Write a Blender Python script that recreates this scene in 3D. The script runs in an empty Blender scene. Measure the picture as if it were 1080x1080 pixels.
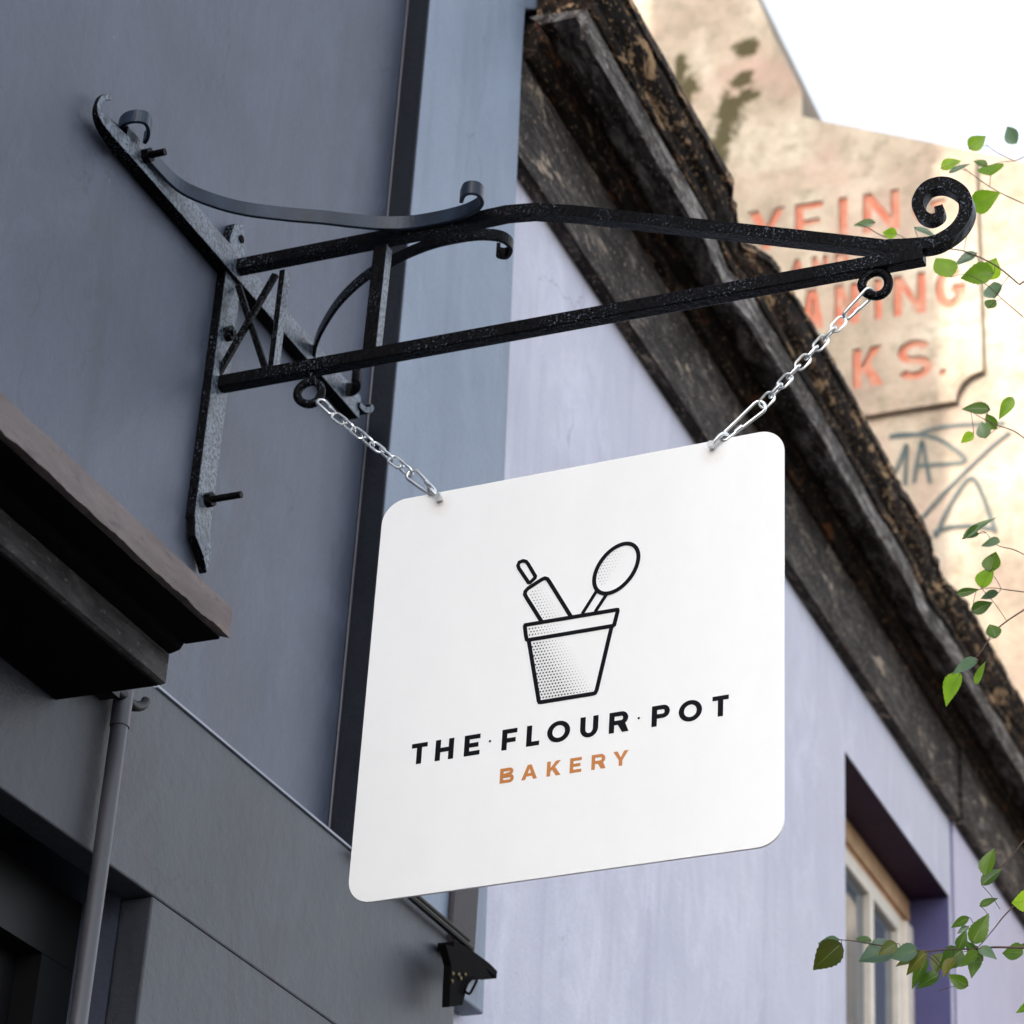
import bpy, math, random
from mathutils import Vector, Matrix, noise
random.seed(7)
scene = bpy.context.scene
col = scene.collection
PI = math.pi

# ---------------------------------------------------------------- camera solve
# Axes: X runs along the shop wall away from the camera, the wall face is Y = 0
# (the street is at negative Y), Z is up.  The rows are X, Y, Z seen in camera axes.
RX = (0.35334319, 0.45403913, 0.8179224)
RY = (-0.93483114, 0.13847041, 0.32698118)
RZ = (0.0352042, -0.88015591, 0.47337749)
FPX, CX, CY = 2794.2, 660.0, 600.0
CAM = Vector((-3.0, -1.9025, 1.6))

def ray(x, y):
    a, b, c = (x - CX) / FPX, (y - CY) / FPX, 1.0
    return Vector((RX[0]*a + RX[1]*b + RX[2]*c, RY[0]*a + RY[1]*b + RY[2]*c, RZ[0]*a + RZ[1]*b + RZ[2]*c))
def on_x(x, y, X=0.0):
    d = ray(x, y); return CAM + d * ((X - CAM.x) / d.x)
def on_y(x, y, Y=0.0):
    d = ray(x, y); return CAM + d * ((Y - CAM.y) / d.y)
def on_z(x, y, Z):
    d = ray(x, y); return CAM + d * ((Z - CAM.z) / d.z)

# ---------------------------------------------------------------- mesh helpers
class MB:
    def __init__(s): s.v = []; s.f = []; s.m = []
    def add(s, vs, fs, mi=0):
        o = len(s.v); s.v += [tuple(p) for p in vs]
        s.f += [tuple(i + o for i in f) for f in fs]; s.m += [mi] * len(fs)
    def box(s, a, b, mi=0):
        (x0, y0, z0), (x1, y1, z1) = a, b
        s.add([(x0,y0,z0),(x1,y0,z0),(x1,y1,z0),(x0,y1,z0),(x0,y0,z1),(x1,y0,z1),(x1,y1,z1),(x0,y1,z1)],
              [(0,3,2,1),(4,5,6,7),(0,1,5,4),(1,2,6,5),(2,3,7,6),(3,0,4,7)], mi)
    def prism(s, pts, ext, mi=0):
        """planar polygon pts (Vectors) extruded by vector ext"""
        n = len(pts); ext = Vector(ext)
        vs = [Vector(p) for p in pts] + [Vector(p) + ext for p in pts]
        fs = [tuple(range(n))[::-1], tuple(range(n, 2*n))] + [(i, (i+1) % n, n + (i+1) % n, n + i) for i in range(n)]
        s.add(vs, fs, mi)
    def sweep(s, pts, N, w, h, closed=False, taper=None, mi=0):
        """rectangle swept along pts: w along N (constant), h across in the path's plane"""
        N = Vector(N).normalized(); pts = [Vector(p) for p in pts]; n = len(pts); rings = []
        for i, p in enumerate(pts):
            a = pts[i-1] if (i > 0 or closed) else p
            b = pts[(i+1) % n] if (i < n-1 or closed) else p
            t1 = (p - a).normalized() if (p - a).length > 1e-9 else (b - p).normalized()
            t2 = (b - p).normalized() if (b - p).length > 1e-9 else t1
            t = (t1 + t2).normalized(); k = max(.45, t.dot(t2))
            sd = t.cross(N).normalized() / k
            tp = taper(i / (n - 1)) if taper else 1
            rings.append([p + N*w/2*tp + sd*h/2*tp, p - N*w/2*tp + sd*h/2*tp, p - N*w/2*tp - sd*h/2*tp, p + N*w/2*tp - sd*h/2*tp])
        vs = [q for r in rings for q in r]; fs = []
        m = n if closed else n - 1
        for i in range(m):
            j = (i + 1) % n
            for k in range(4): fs.append((i*4+k, i*4+(k+1) % 4, j*4+(k+1) % 4, j*4+k))
        if not closed: fs += [(3,2,1,0), ((n-1)*4, (n-1)*4+1, (n-1)*4+2, (n-1)*4+3)]
        s.add(vs, fs, mi)
    def tube(s, pts, r, sides=10, closed=False, mi=0):
        pts = [Vector(p) for p in pts]; n = len(pts); vs = []; prev = None
        for i, p in enumerate(pts):
            a = pts[i-1] if (i > 0 or closed) else p
            b = pts[(i+1) % n] if (i < n-1 or closed) else p
            t = (b - a).normalized()
            if prev is None:
                u = t.orthogonal().normalized()
            else:
                u = (prev - t * prev.dot(t)).normalized()
            prev = u; v = t.cross(u)
            rr = r(i/(n-1)) if callable(r) else r
            for k in range(sides):
                an = 2*PI*k/sides; vs.append(p + (u*math.cos(an) + v*math.sin(an))*rr)
        fs = []
        for i in range(n if closed else n-1):
            j = (i+1) % n
            for k in range(sides): fs.append((i*sides+k, i*sides+(k+1) % sides, j*sides+(k+1) % sides, j*sides+k))
        if not closed: fs += [tuple(range(sides))[::-1], tuple(range((n-1)*sides, n*sides))]
        s.add(vs, fs, mi)
    def ball(s, c, r, nu=12, nv=8, mi=0):
        c = Vector(c); rr = Vector(r if hasattr(r, '__len__') else (r, r, r)); vs = []; fs = []
        for j in range(1, nv):
            th = PI*j/nv
            for i in range(nu):
                ph = 2*PI*i/nu
                vs.append((c.x+rr.x*math.sin(th)*math.cos(ph), c.y+rr.y*math.sin(th)*math.sin(ph), c.z+rr.z*math.cos(th)))
        for j in range(nv-2):
            for i in range(nu): fs.append((j*nu+i, (j+1)*nu+i, (j+1)*nu+(i+1) % nu, j*nu+(i+1) % nu))
        vs += [(c.x, c.y, c.z+rr.z), (c.x, c.y, c.z-rr.z)]; a = len(vs)-2
        for i in range(nu):
            fs.append((a, i, (i+1) % nu)); fs.append((a+1, (nv-2)*nu+(i+1) % nu, (nv-2)*nu+i))
        s.add(vs, fs, mi)

def tag(o, label=None, cat=None, group=None, kind=None):
    if label: o['label'] = label
    if cat: o['category'] = cat
    if group: o['group'] = group
    if kind: o['kind'] = kind
    return o
BASE = {}
def thing(name, base, label, cat, group=None):
    o = bpy.data.objects.new(name, None); col.objects.link(o); o.location = base; o.empty_display_size = .05
    BASE[o] = Vector(base); return tag(o, label, cat, group)
def obj(name, mb, mat, parent=None, smooth=False, bevel=0, base=None, label=None):
    me = bpy.data.meshes.new(name)
    b = BASE[parent] if parent else Vector(base or (0, 0, 0))
    me.from_pydata([tuple(Vector(p) - b) for p in mb.v], [], mb.f)
    for m in (mat if isinstance(mat, (list, tuple)) else [mat]): me.materials.append(m)
    for p, mi in zip(me.polygons, mb.m): p.material_index = mi
    import bmesh
    bm = bmesh.new(); bm.from_mesh(me); bmesh.ops.recalc_face_normals(bm, faces=bm.faces); bm.to_mesh(me); bm.free()
    if smooth:
        me.polygons.foreach_set('use_smooth', [True]*len(me.polygons))
        try: me.set_sharp_from_angle(angle=math.radians(40))
        except Exception: pass
    o = bpy.data.objects.new(name, me); col.objects.link(o)
    if parent: o.parent = parent; BASE[o] = b
    else: o.location = b; BASE[o] = b
    if bevel:
        md = o.modifiers.new('bevel', 'BEVEL'); md.width = bevel; md.segments = 2; md.limit_method = 'ANGLE'; md.angle_limit = math.radians(35)
    if label: o['label'] = label
    return o

def face_slot(o, axis, thr, slot=1):
    for p in o.data.polygons:
        if p.normal.dot(Vector(axis)) > thr: p.material_index = slot
def smooth_path(pts, n=6):
    """Catmull-Rom through pts"""
    pts = [Vector(p) for p in pts]; out = []
    for i in range(len(pts)-1):
        p0 = pts[max(i-1, 0)]; p1 = pts[i]; p2 = pts[i+1]; p3 = pts[min(i+2, len(pts)-1)]
        for k in range(n):
            t = k/n
            out.append(.5*((2*p1) + (p2-p0)*t + (2*p0-5*p1+4*p2-p3)*t*t + (3*p1-p0-3*p2+p3)*t**3))
    out.append(pts[-1]); return out

# ---------------------------------------------------------------- materials
def new_mat(name):
    m = bpy.data.materials.new(name); m.use_nodes = True
    nt = m.node_tree; b = nt.nodes['Principled BSDF']; return m, nt, b
def N(nt, t, **k):
    n = nt.nodes.new(t)
    for a, v in k.items(): setattr(n, a, v)
    return n
def coords(nt, scale=(1,1,1), loc=(0,0,0)):
    g = N(nt, 'ShaderNodeNewGeometry'); mp = N(nt, 'ShaderNodeMapping')
    mp.inputs['Scale'].default_value = scale; mp.inputs['Location'].default_value = loc
    nt.links.new(g.outputs['Position'], mp.inputs['Vector']); return mp.outputs['Vector']
def noise_n(nt, scale, detail=6, rough=.55, stretch=(1,1,1), loc=(0,0,0), dist=0):
    n = N(nt, 'ShaderNodeTexNoise'); n.inputs['Scale'].default_value = scale; n.inputs['Detail'].default_value = detail
    n.inputs['Roughness'].default_value = rough; n.inputs['Distortion'].default_value = dist
    nt.links.new(coords(nt, stretch, loc), n.inputs['Vector']); return n.outputs['Fac']
def ramp(nt, fac, stops, interp='LINEAR'):
    r = N(nt, 'ShaderNodeValToRGB'); cr = r.color_ramp; cr.interpolation = interp
    while len(cr.elements) < len(stops): cr.elements.new(.5)
    for e, (p, c) in zip(cr.elements, stops):
        e.position = p; e.color = (*c, 1) if len(c) == 3 else c
    nt.links.new(fac, r.inputs['Fac']); return r.outputs['Color']
def mix(nt, fac, a, b, mode='MIX'):
    m = N(nt, 'ShaderNodeMix', data_type='RGBA', blend_type=mode)
    for sock, v in (('Factor', fac), ('A', a), ('B', b)):
        i = [s for s in m.inputs if s.name == sock and (s.type == 'RGBA' or sock == 'Factor')][0]
        if hasattr(v, 'is_linked'): nt.links.new(v, i)
        else: i.default_value = v if sock == 'Factor' else (*v, 1)
    return [o for o in m.outputs if o.type == 'RGBA'][0]
def bump(nt, b, fac, strength=.3, dist=.002, prev=None):
    n = N(nt, 'ShaderNodeBump'); n.inputs['Strength'].default_value = strength; n.inputs['Distance'].default_value = dist
    nt.links.new(fac, n.inputs['Height'])
    if prev: nt.links.new(prev, n.inputs['Normal'])
    nt.links.new(n.outputs['Normal'], b.inputs['Normal']); return n.outputs['Normal']
def G(v): return (v, v, v)

def paint_wall(name, c, c2, streak, rough=.5, spots=None, spec=.5, sk=.35):
    m, nt, b = new_mat(name)
    base = mix(nt, ramp(nt, noise_n(nt, 2.2, 7, .6), [(.3, G(0)), (.7, G(1))]), c, c2)
    st = ramp(nt, noise_n(nt, 14, 5, .6, (1, 1, .09)), [(.52, G(0)), (.8, G(1))])
    base = mix(nt, mix(nt, sk, G(0), st), base, streak)
    blot = ramp(nt, noise_n(nt, 5.5, 8, .72, (1, 1, .5), (11, 5, 2), .8), [(.50, G(0)), (.66, G(1))])
    base = mix(nt, mix(nt, sk*.8, G(0), blot), base, [min(1, v*1.18) for v in c2])
    vo = N(nt, 'ShaderNodeTexVoronoi'); vo.feature = 'DISTANCE_TO_EDGE'; vo.inputs['Scale'].default_value = 2.6
    nv = N(nt, 'ShaderNodeTexNoise'); nv.inputs['Scale'].default_value = 9; nv.inputs['Detail'].default_value = 7
    cv = coords(nt, (1, 1, .55)); nt.links.new(cv, nv.inputs['Vector'])
    ad = N(nt, 'ShaderNodeVectorMath', operation='MULTIPLY_ADD'); nt.links.new(nv.outputs['Color'], ad.inputs[0]); ad.inputs[1].default_value = (.16, .16, .16); nt.links.new(cv, ad.inputs[2])
    nt.links.new(ad.outputs[0], vo.inputs['Vector'])
    ck = ramp(nt, vo.outputs['Distance'], [(0, G(1)), (.0045, G(0))])
    ck = mix(nt, 1.0, ck, ramp(nt, noise_n(nt, 1.9, 4, .6, (1, 1, 1), (7, 3, 5)), [(.52, G(0)), (.62, G(.65))]), 'MULTIPLY')
    base = mix(nt, ck, base, [v*.45 for v in streak])
    fine = ramp(nt, noise_n(nt, 160, 3, .7), [(.25, G(.9)), (.75, G(1.08))])
    base = mix(nt, 1.0, base, fine, 'MULTIPLY')
    if spots:
        sp = ramp(nt, noise_n(nt, 42, 4, .62, (1, 1, .6), (3, 1, 7)), [(.715, G(0)), (.745, G(.8))])
        base = mix(nt, sp, base, spots)
    nt.links.new(base, b.inputs['Base Color'])
    b.inputs['Roughness'].default_value = rough
    b.inputs['Specular IOR Level'].default_value = spec
    p = bump(nt, b, noise_n(nt, 45, 7, .7), .5, .005)
    p = bump(nt, b, noise_n(nt, 6, 3, .5, (1, 1, .4)), .3, .02, p)
    bump(nt, b, noise_n(nt, 320, 2, .5), .25, .001, p)
    return m
M_grey = paint_wall('grey_paint', (.042, .048, .074), (.072, .085, .128), (.040, .036, .052), .45, (.15, .16, .18), .5, .6)
M_pilaster = paint_wall('pilaster_paint', (.165, .208, .285), (.215, .262, .345), (.10, .118, .165), .5, (.26, .29, .34), .5, .5)
M_board = paint_wall('fascia_paint', (.030, .033, .044), (.050, .055, .070), (.030, .027, .034), .5, (.14,.15,.17), .5, .6)
M_dark = paint_wall('dark_return', (.010, .012, .018), (.014, .017, .024), (.016, .010, .012), .55, None, .12)
M_brown = paint_wall('brown_paint', (.040, .036, .042), (.055, .045, .050), (.03, .022, .022), .6, None, .25)
M_violet = paint_wall('violet_paint', (.49, .485, .59), (.58, .57, .66), (.40, .385, .50), .6, (.36, .34, .42), .5, .75)
M_violet2 = paint_wall('violet_pilaster_paint', (.52, .49, .62), (.56, .53, .66), (.45, .42, .55), .6)
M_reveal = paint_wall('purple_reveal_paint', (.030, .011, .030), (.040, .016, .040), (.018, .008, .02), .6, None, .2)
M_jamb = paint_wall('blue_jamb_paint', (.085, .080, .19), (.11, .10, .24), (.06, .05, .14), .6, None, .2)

def iron_mat():
    m, nt, b = new_mat('black_iron_paint')
    c = mix(nt, ramp(nt, noise_n(nt, 55, 6, .7), [(.64, G(0)), (.72, G(1))]), (.0018, .0018, .0024), (.022, .010, .006))
    fk = ramp(nt, noise_n(nt, 260, 4, .7), [(.58, G(0)), (.63, G(1))])
    dens = ramp(nt, noise_n(nt, 9, 4, .6, (1, 1, 1), (2, 7, 1)), [(.44, G(0)), (.62, G(1))])
    c = mix(nt, mix(nt, 1.0, fk, dens, 'MULTIPLY'), c, (.10, .12, .165))  # pale flecks painted in for sparkles on the lumpy gloss
    nt.links.new(c, b.inputs['Base Color'])
    r = ramp(nt, noise_n(nt, 120, 4, .6), [(.3, G(.07)), (.75, G(.22))]); nt.links.new(r, b.inputs['Roughness'])
    b.inputs['Specular IOR Level'].default_value = .055
    p = bump(nt, b, noise_n(nt, 110, 5, .65), .8, .004)
    bump(nt, b, noise_n(nt, 380, 3, .6), .6, .0016, p)
    return m
M_iron = iron_mat()
def plain(name, c, rough=.5, metal=0, spec=.5, var=.12, bscale=200, bstr=.15):
    m, nt, b = new_mat(name)
    cc = mix(nt, 1.0, c, ramp(nt, noise_n(nt, 18, 5, .6), [(.3, G(1-var)), (.7, G(1+var*.3))]), 'MULTIPLY')
    nt.links.new(cc, b.inputs['Base Color'])
    b.inputs['Roughness'].default_value = rough; b.inputs['Metallic'].default_value = metal; b.inputs['Specular IOR Level'].default_value = spec
    if bstr: bump(nt, b, noise_n(nt, bscale, 4, .6), bstr, .001)
    return m
M_skylit = plain('skylit_iron_paint', (.016, .027, .050), .3, 0, .3, .6, 150, .5)  # bluish tone carries the sky reflected along the near stay
def sky_sheen_mat():  # pale mottle paints the sky's reflection onto the street-facing iron faces
    m, nt, b = new_mat('iron_with_sky_sheen')
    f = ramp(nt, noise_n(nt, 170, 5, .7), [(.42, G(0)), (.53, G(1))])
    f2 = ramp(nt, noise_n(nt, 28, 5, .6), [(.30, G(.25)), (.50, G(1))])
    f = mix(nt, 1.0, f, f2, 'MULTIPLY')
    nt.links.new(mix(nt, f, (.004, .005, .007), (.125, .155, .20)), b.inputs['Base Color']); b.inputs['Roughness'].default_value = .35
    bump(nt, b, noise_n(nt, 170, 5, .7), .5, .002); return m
M_sky_sheen = sky_sheen_mat()
M_zinc = plain('galvanised_steel', (.74, .76, .77), .28, .9, .5, .25)
M_signwhite = plain('white_sign_face', (.80, .80, .805), .38, 0, .4, .015, 90, .02)
M_ink = plain('black_vinyl', (.003, .0035, .006), .5, 0, .08, .05, 90, 0)
M_dot = plain('grey_halftone_ink', (.01, .011, .015), .5, 0, .1, .05, 90, 0)
M_orange = plain('copper_orange_vinyl', (.50, .185, .045), .4, 0, .4, .08, 60, 0)
M_cream = plain('cream_window_paint', (.84, .75, .64), .5, 0, .4, .12, 80, .1)
M_tan = plain('bare_timber_paint', (.62, .38, .21), .6, 0, .3, .25, 60, .2)
M_black = plain('shop_window_black', (.006, .006, .007), .45, 0, .2, .1)
M_black_shade = plain('black_paint_and_shade', (.004, .0035, .004), .8, 0, .05, .3, 120, .5)  # the carving's own black; under the hood it paints in the shade
M_lead = plain('pale_edge_paint', (.30, .32, .38), .5, 0, .4, .2)
M_pipe = plain('grey_pipe_paint', (.075, .075, .092), .45, 0, .5, .15)
M_slate = plain('slate_roof', (.06, .06, .07), .6)
M_asphalt = plain('asphalt', (.05, .05, .052), .85, 0, .3, .3, 60, .5)
M_paving = plain('paving', (.10, .095, .09), .8, 0, .3, .25, 40, .4)
M_bark = plain('bark', (.07, .05, .035), .8, 0, .3, .4, 60, .6)
M_twig = plain('twig', (.09, .055, .045), .6, 0, .3, .3)
M_graf = plain('teal_spray_paint', (.028, .048, .050), .6, 0, .3, .25)
def red_mat():
    m, nt, b = new_mat('faded_terracotta_paint')
    f = ramp(nt, noise_n(nt, 14, 7, .7), [(.44, G(0)), (.68, G(1))])
    nt.links.new(mix(nt, f, (.34, .105, .065), (.33, .20, .145)), b.inputs['Base Color']); b.inputs['Roughness'].default_value = .85
    b.inputs['Specular IOR Level'].default_value = .2; return m
M_red = red_mat()
M_gold = plain('gilt_paint', (.13, .10, .03), .5, 0, .5, .5)

def glass_mat():
    m, nt, b = new_mat('window_glass')
    b.inputs['Base Color'].default_value = (.10, .12, .14, 1); b.inputs['Roughness'].default_value = .06
    b.inputs['Specular IOR Level'].default_value = .8
    bump(nt, b, noise_n(nt, 3, 2), .08, .02); return m
M_glass = glass_mat()

def hood_mat():
    m, nt, b = new_mat('weathered_hood_timber')
    c = ramp(nt, noise_n(nt, 24, 7, .65, (.25, 1, 1)), [(.25, (.085, .066, .062)), (.6, (.16, .128, .125)), (.8, (.21, .175, .175))])
    rust = ramp(nt, noise_n(nt, 40, 5, .6, (.5, 1, 1), (5, 2, 1)), [(.64, G(0)), (.69, G(.8))])
    c = mix(nt, rust, c, (.30, .19, .12))
    dk = ramp(nt, noise_n(nt, 60, 7, .7, (.35, 1, 1), (1, 6, 3), .4), [(.56, G(0)), (.70, G(.75))]); c = mix(nt, dk, c, (.05, .04, .042))
    nt.links.new(c, b.inputs['Base Color']); b.inputs['Roughness'].default_value = .65
    bump(nt, b, noise_n(nt, 90, 6, .7, (.3, 1, 1)), .5, .004); return m
M_hood = hood_mat()

def cornice_mat(name, stops, peel, peelt, rust, rustt, seed, rough=.7, st=(.24, 1, 1)):
    m, nt, b = new_mat(name)
    c = ramp(nt, noise_n(nt, 34, 9, .72, st, (seed, 0, 0), .5), stops)
    ru = ramp(nt, noise_n(nt, 34, 7, .7, (.4, 1, 1), (seed, 3, 2), .5), [(rustt, G(0)), (rustt+.07, G(1))])
    c = mix(nt, ru, c, rust)
    pe = ramp(nt, noise_n(nt, 17, 10, .74, (.42, 1, 1), (seed, 9, 4), .6), [(peelt, G(0)), (peelt+.035, G(1))])
    c = mix(nt, pe, c, peel)
    if name.endswith('frieze'):
        br_ = ramp(nt, noise_n(nt, 5, 8, .75, (.6, 1, 1), (seed, 6, 2), .6), [(.46, G(0)), (.60, G(1))]); c = mix(nt, mix(nt, .85, G(0), br_), c, (.020, .016, .014))
    if name.endswith('corona'):
        br_ = ramp(nt, noise_n(nt, 3.2, 7, .7, (1, 1, 1), (seed, 2, 2)), [(.42, G(1)), (.58, G(0))]); c = mix(nt, mix(nt, .8, G(0), br_), c, (.028, .021, .017))
    sp = ramp(nt, noise_n(nt, 95, 4, .6, (.6, 1, 1), (seed, 1, 8)), [(.60, G(0)), (.66, G(1))])
    c = mix(nt, mix(nt, .75, G(0), sp), c, peel)
    nt.links.new(c, b.inputs['Base Color']); b.inputs['Roughness'].default_value = rough; b.inputs['Specular IOR Level'].default_value = .15
    p = bump(nt, b, noise_n(nt, 34, 9, .72, (.24, 1, 1), (seed, 0, 0), .5), .9, .010)
    bump(nt, b, noise_n(nt, 120, 5, .7, (.5, 1, 1)), .5, .003, p); return m
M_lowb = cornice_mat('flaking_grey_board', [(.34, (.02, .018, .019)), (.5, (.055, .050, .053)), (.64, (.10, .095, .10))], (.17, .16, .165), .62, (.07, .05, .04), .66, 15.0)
M_frieze = cornice_mat('peeling_grey_frieze', [(.32, (.010, .008, .007)), (.46, (.036, .030, .028)), (.56, (.090, .076, .070)), (.68, (.24, .21, .19))], (.42, .33, .25), .575, (.11, .055, .03), .62, 2.0)
M_bed = cornice_mat('dark_bed_moulding', [(.34, (.003, .002, .002)), (.52, (.014, .009, .006)), (.68, (.085, .055, .038))], (.25, .17, .11), .62, (.16, .055, .02), .57, 5.0)
M_corona = cornice_mat('grey_white_corona', [(.34, (.012, .009, .008)), (.44, (.06, .05, .046)), (.53, (.20, .18, .17)), (.64, (.50, .475, .45))], (.58, .50, .42), .59, (.10, .040, .018), .585, 8.0)
M_cyma = cornice_mat('rotten_brown_cyma', [(.36, (.0025, .0016, .0013)), (.52, (.014, .008, .0055)), (.66, (.085, .055, .038))], (.52, .33, .18), .555, (.10, .038, .014), .58, 11.0)

def stone_mat(name, moss):
    m, nt, b = new_mat(name)
    c = ramp(nt, noise_n(nt, 1.3, 8, .65), [(.34, (.20, .150, .120)), (.5, (.29, .240, .185)), (.64, (.38, .335, .270))])
    c = mix(nt, ramp(nt, noise_n(nt, 9, 7, .7), [(.46, G(0)), (.66, G(.62))]), c, (.135, .115, .078))
    pk = ramp(nt, noise_n(nt, 2.1, 6, .7, (1, 1, 1), (4, 4, 4)), [(.5, G(0)), (.7, G(.6))])
    c = mix(nt, pk, c, (.33, .215, .175))
    if moss:
        tot = None
        for (x, y, ry, rz) in moss:
            p = on_x(x, y, XB)
            g = N(nt, 'ShaderNodeNewGeometry'); mp = N(nt, 'ShaderNodeMapping'); mp.vector_type = 'TEXTURE'
            mp.inputs['Location'].default_value = p; mp.inputs['Scale'].default_value = (3, ry, rz)
            nt.links.new(g.outputs['Position'], mp.inputs['Vector'])
            ln = N(nt, 'ShaderNodeVectorMath', operation='LENGTH'); nt.links.new(mp.outputs['Vector'], ln.inputs[0])
            mr = N(nt, 'ShaderNodeMapRange'); mr.inputs['From Min'].default_value = 1.25; mr.inputs['From Max'].default_value = .1
            mr.inputs['To Min'].default_value = 0; mr.inputs['To Max'].default_value = .42
            nt.links.new(ln.outputs['Value'], mr.inputs['Value'])
            if tot is None: tot = mr.outputs['Result']
            else:
                a = N(nt, 'ShaderNodeMath', operation='MAXIMUM'); nt.links.new(tot, a.inputs[0]); nt.links.new(mr.outputs['Result'], a.inputs[1]); tot = a.outputs[0]
        a = N(nt, 'ShaderNodeMath', operation='ADD'); nt.links.new(tot, a.inputs[0]); nt.links.new(noise_n(nt, 11, 9, .8), a.inputs[1])
        c = mix(nt, ramp(nt, a.outputs[0], [(.655, G(0)), (.77, G(.96))]), c, (.040, .034, .012))
    nt.links.new(c, b.inputs['Base Color']); b.inputs['Roughness'].default_value = .9; b.inputs['Specular IOR Level'].default_value = .2
    p = bump(nt, b, noise_n(nt, 5, 7, .65), .5, .03); bump(nt, b, noise_n(nt, 40, 6, .7), .5, .006, p); return m

def leaf_mat(name, c1, c2, rough, trans):
    m, nt, b = new_mat(name)
    c = mix(nt, ramp(nt, noise_n(nt, 30, 5, .6), [(.3, G(0)), (.7, G(1))]), c1, c2)
    gi = N(nt, 'ShaderNodeNewGeometry'); rr_ = ramp(nt, gi.outputs['Random Per Island'], [(0, (.62, .68, .7)), (.5, (1, 1, 1)), (1, (1.45, 1.3, 1.0))])
    c = mix(nt, 1.0, c, rr_, 'MULTIPLY')
    bl = ramp(nt, noise_n(nt, 75, 5, .7), [(.66, G(0)), (.74, G(.7))]); c = mix(nt, bl, c, (.16, .09, .02))
    nt.links.new(c, b.inputs['Base Color']); b.inputs['Roughness'].default_value = rough
    b.inputs['Specular IOR Level'].default_value = .45
    out = nt.nodes['Material Output']; tr = N(nt, 'ShaderNodeBsdfTranslucent'); ms = N(nt, 'ShaderNodeMixShader')
    nt.links.new(mix(nt, 1.0, c, (1.9, 2.2, .55), 'MULTIPLY'), tr.inputs['Color']); ms.inputs['Fac'].default_value = trans
    nt.links.new(b.outputs[0], ms.inputs[1]); nt.links.new(tr.outputs[0], ms.inputs[2]); nt.links.new(ms.outputs[0], out.inputs['Surface'])
    bump(nt, b, noise_n(nt, 180, 4, .6), .3, .001); return m
M_leafs = [leaf_mat('leaf_fresh_green', (.12, .22, .02), (.21, .31, .04), .45, .55),
           leaf_mat('leaf_dark_green', (.04, .085, .018), (.075, .13, .02), .42, .45),
           leaf_mat('leaf_blue_green', (.075, .125, .10), (.12, .18, .15), .36, .3),  # tone stands for sky reflected on glossy leaves, and for paler undersides
           leaf_mat('leaf_olive', (.10, .095, .015), (.06, .08, .015), .45, .3)]

M_rib = plain('leaf_midrib', (.20, .27, .08), .5, 0, .3, .1)
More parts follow.
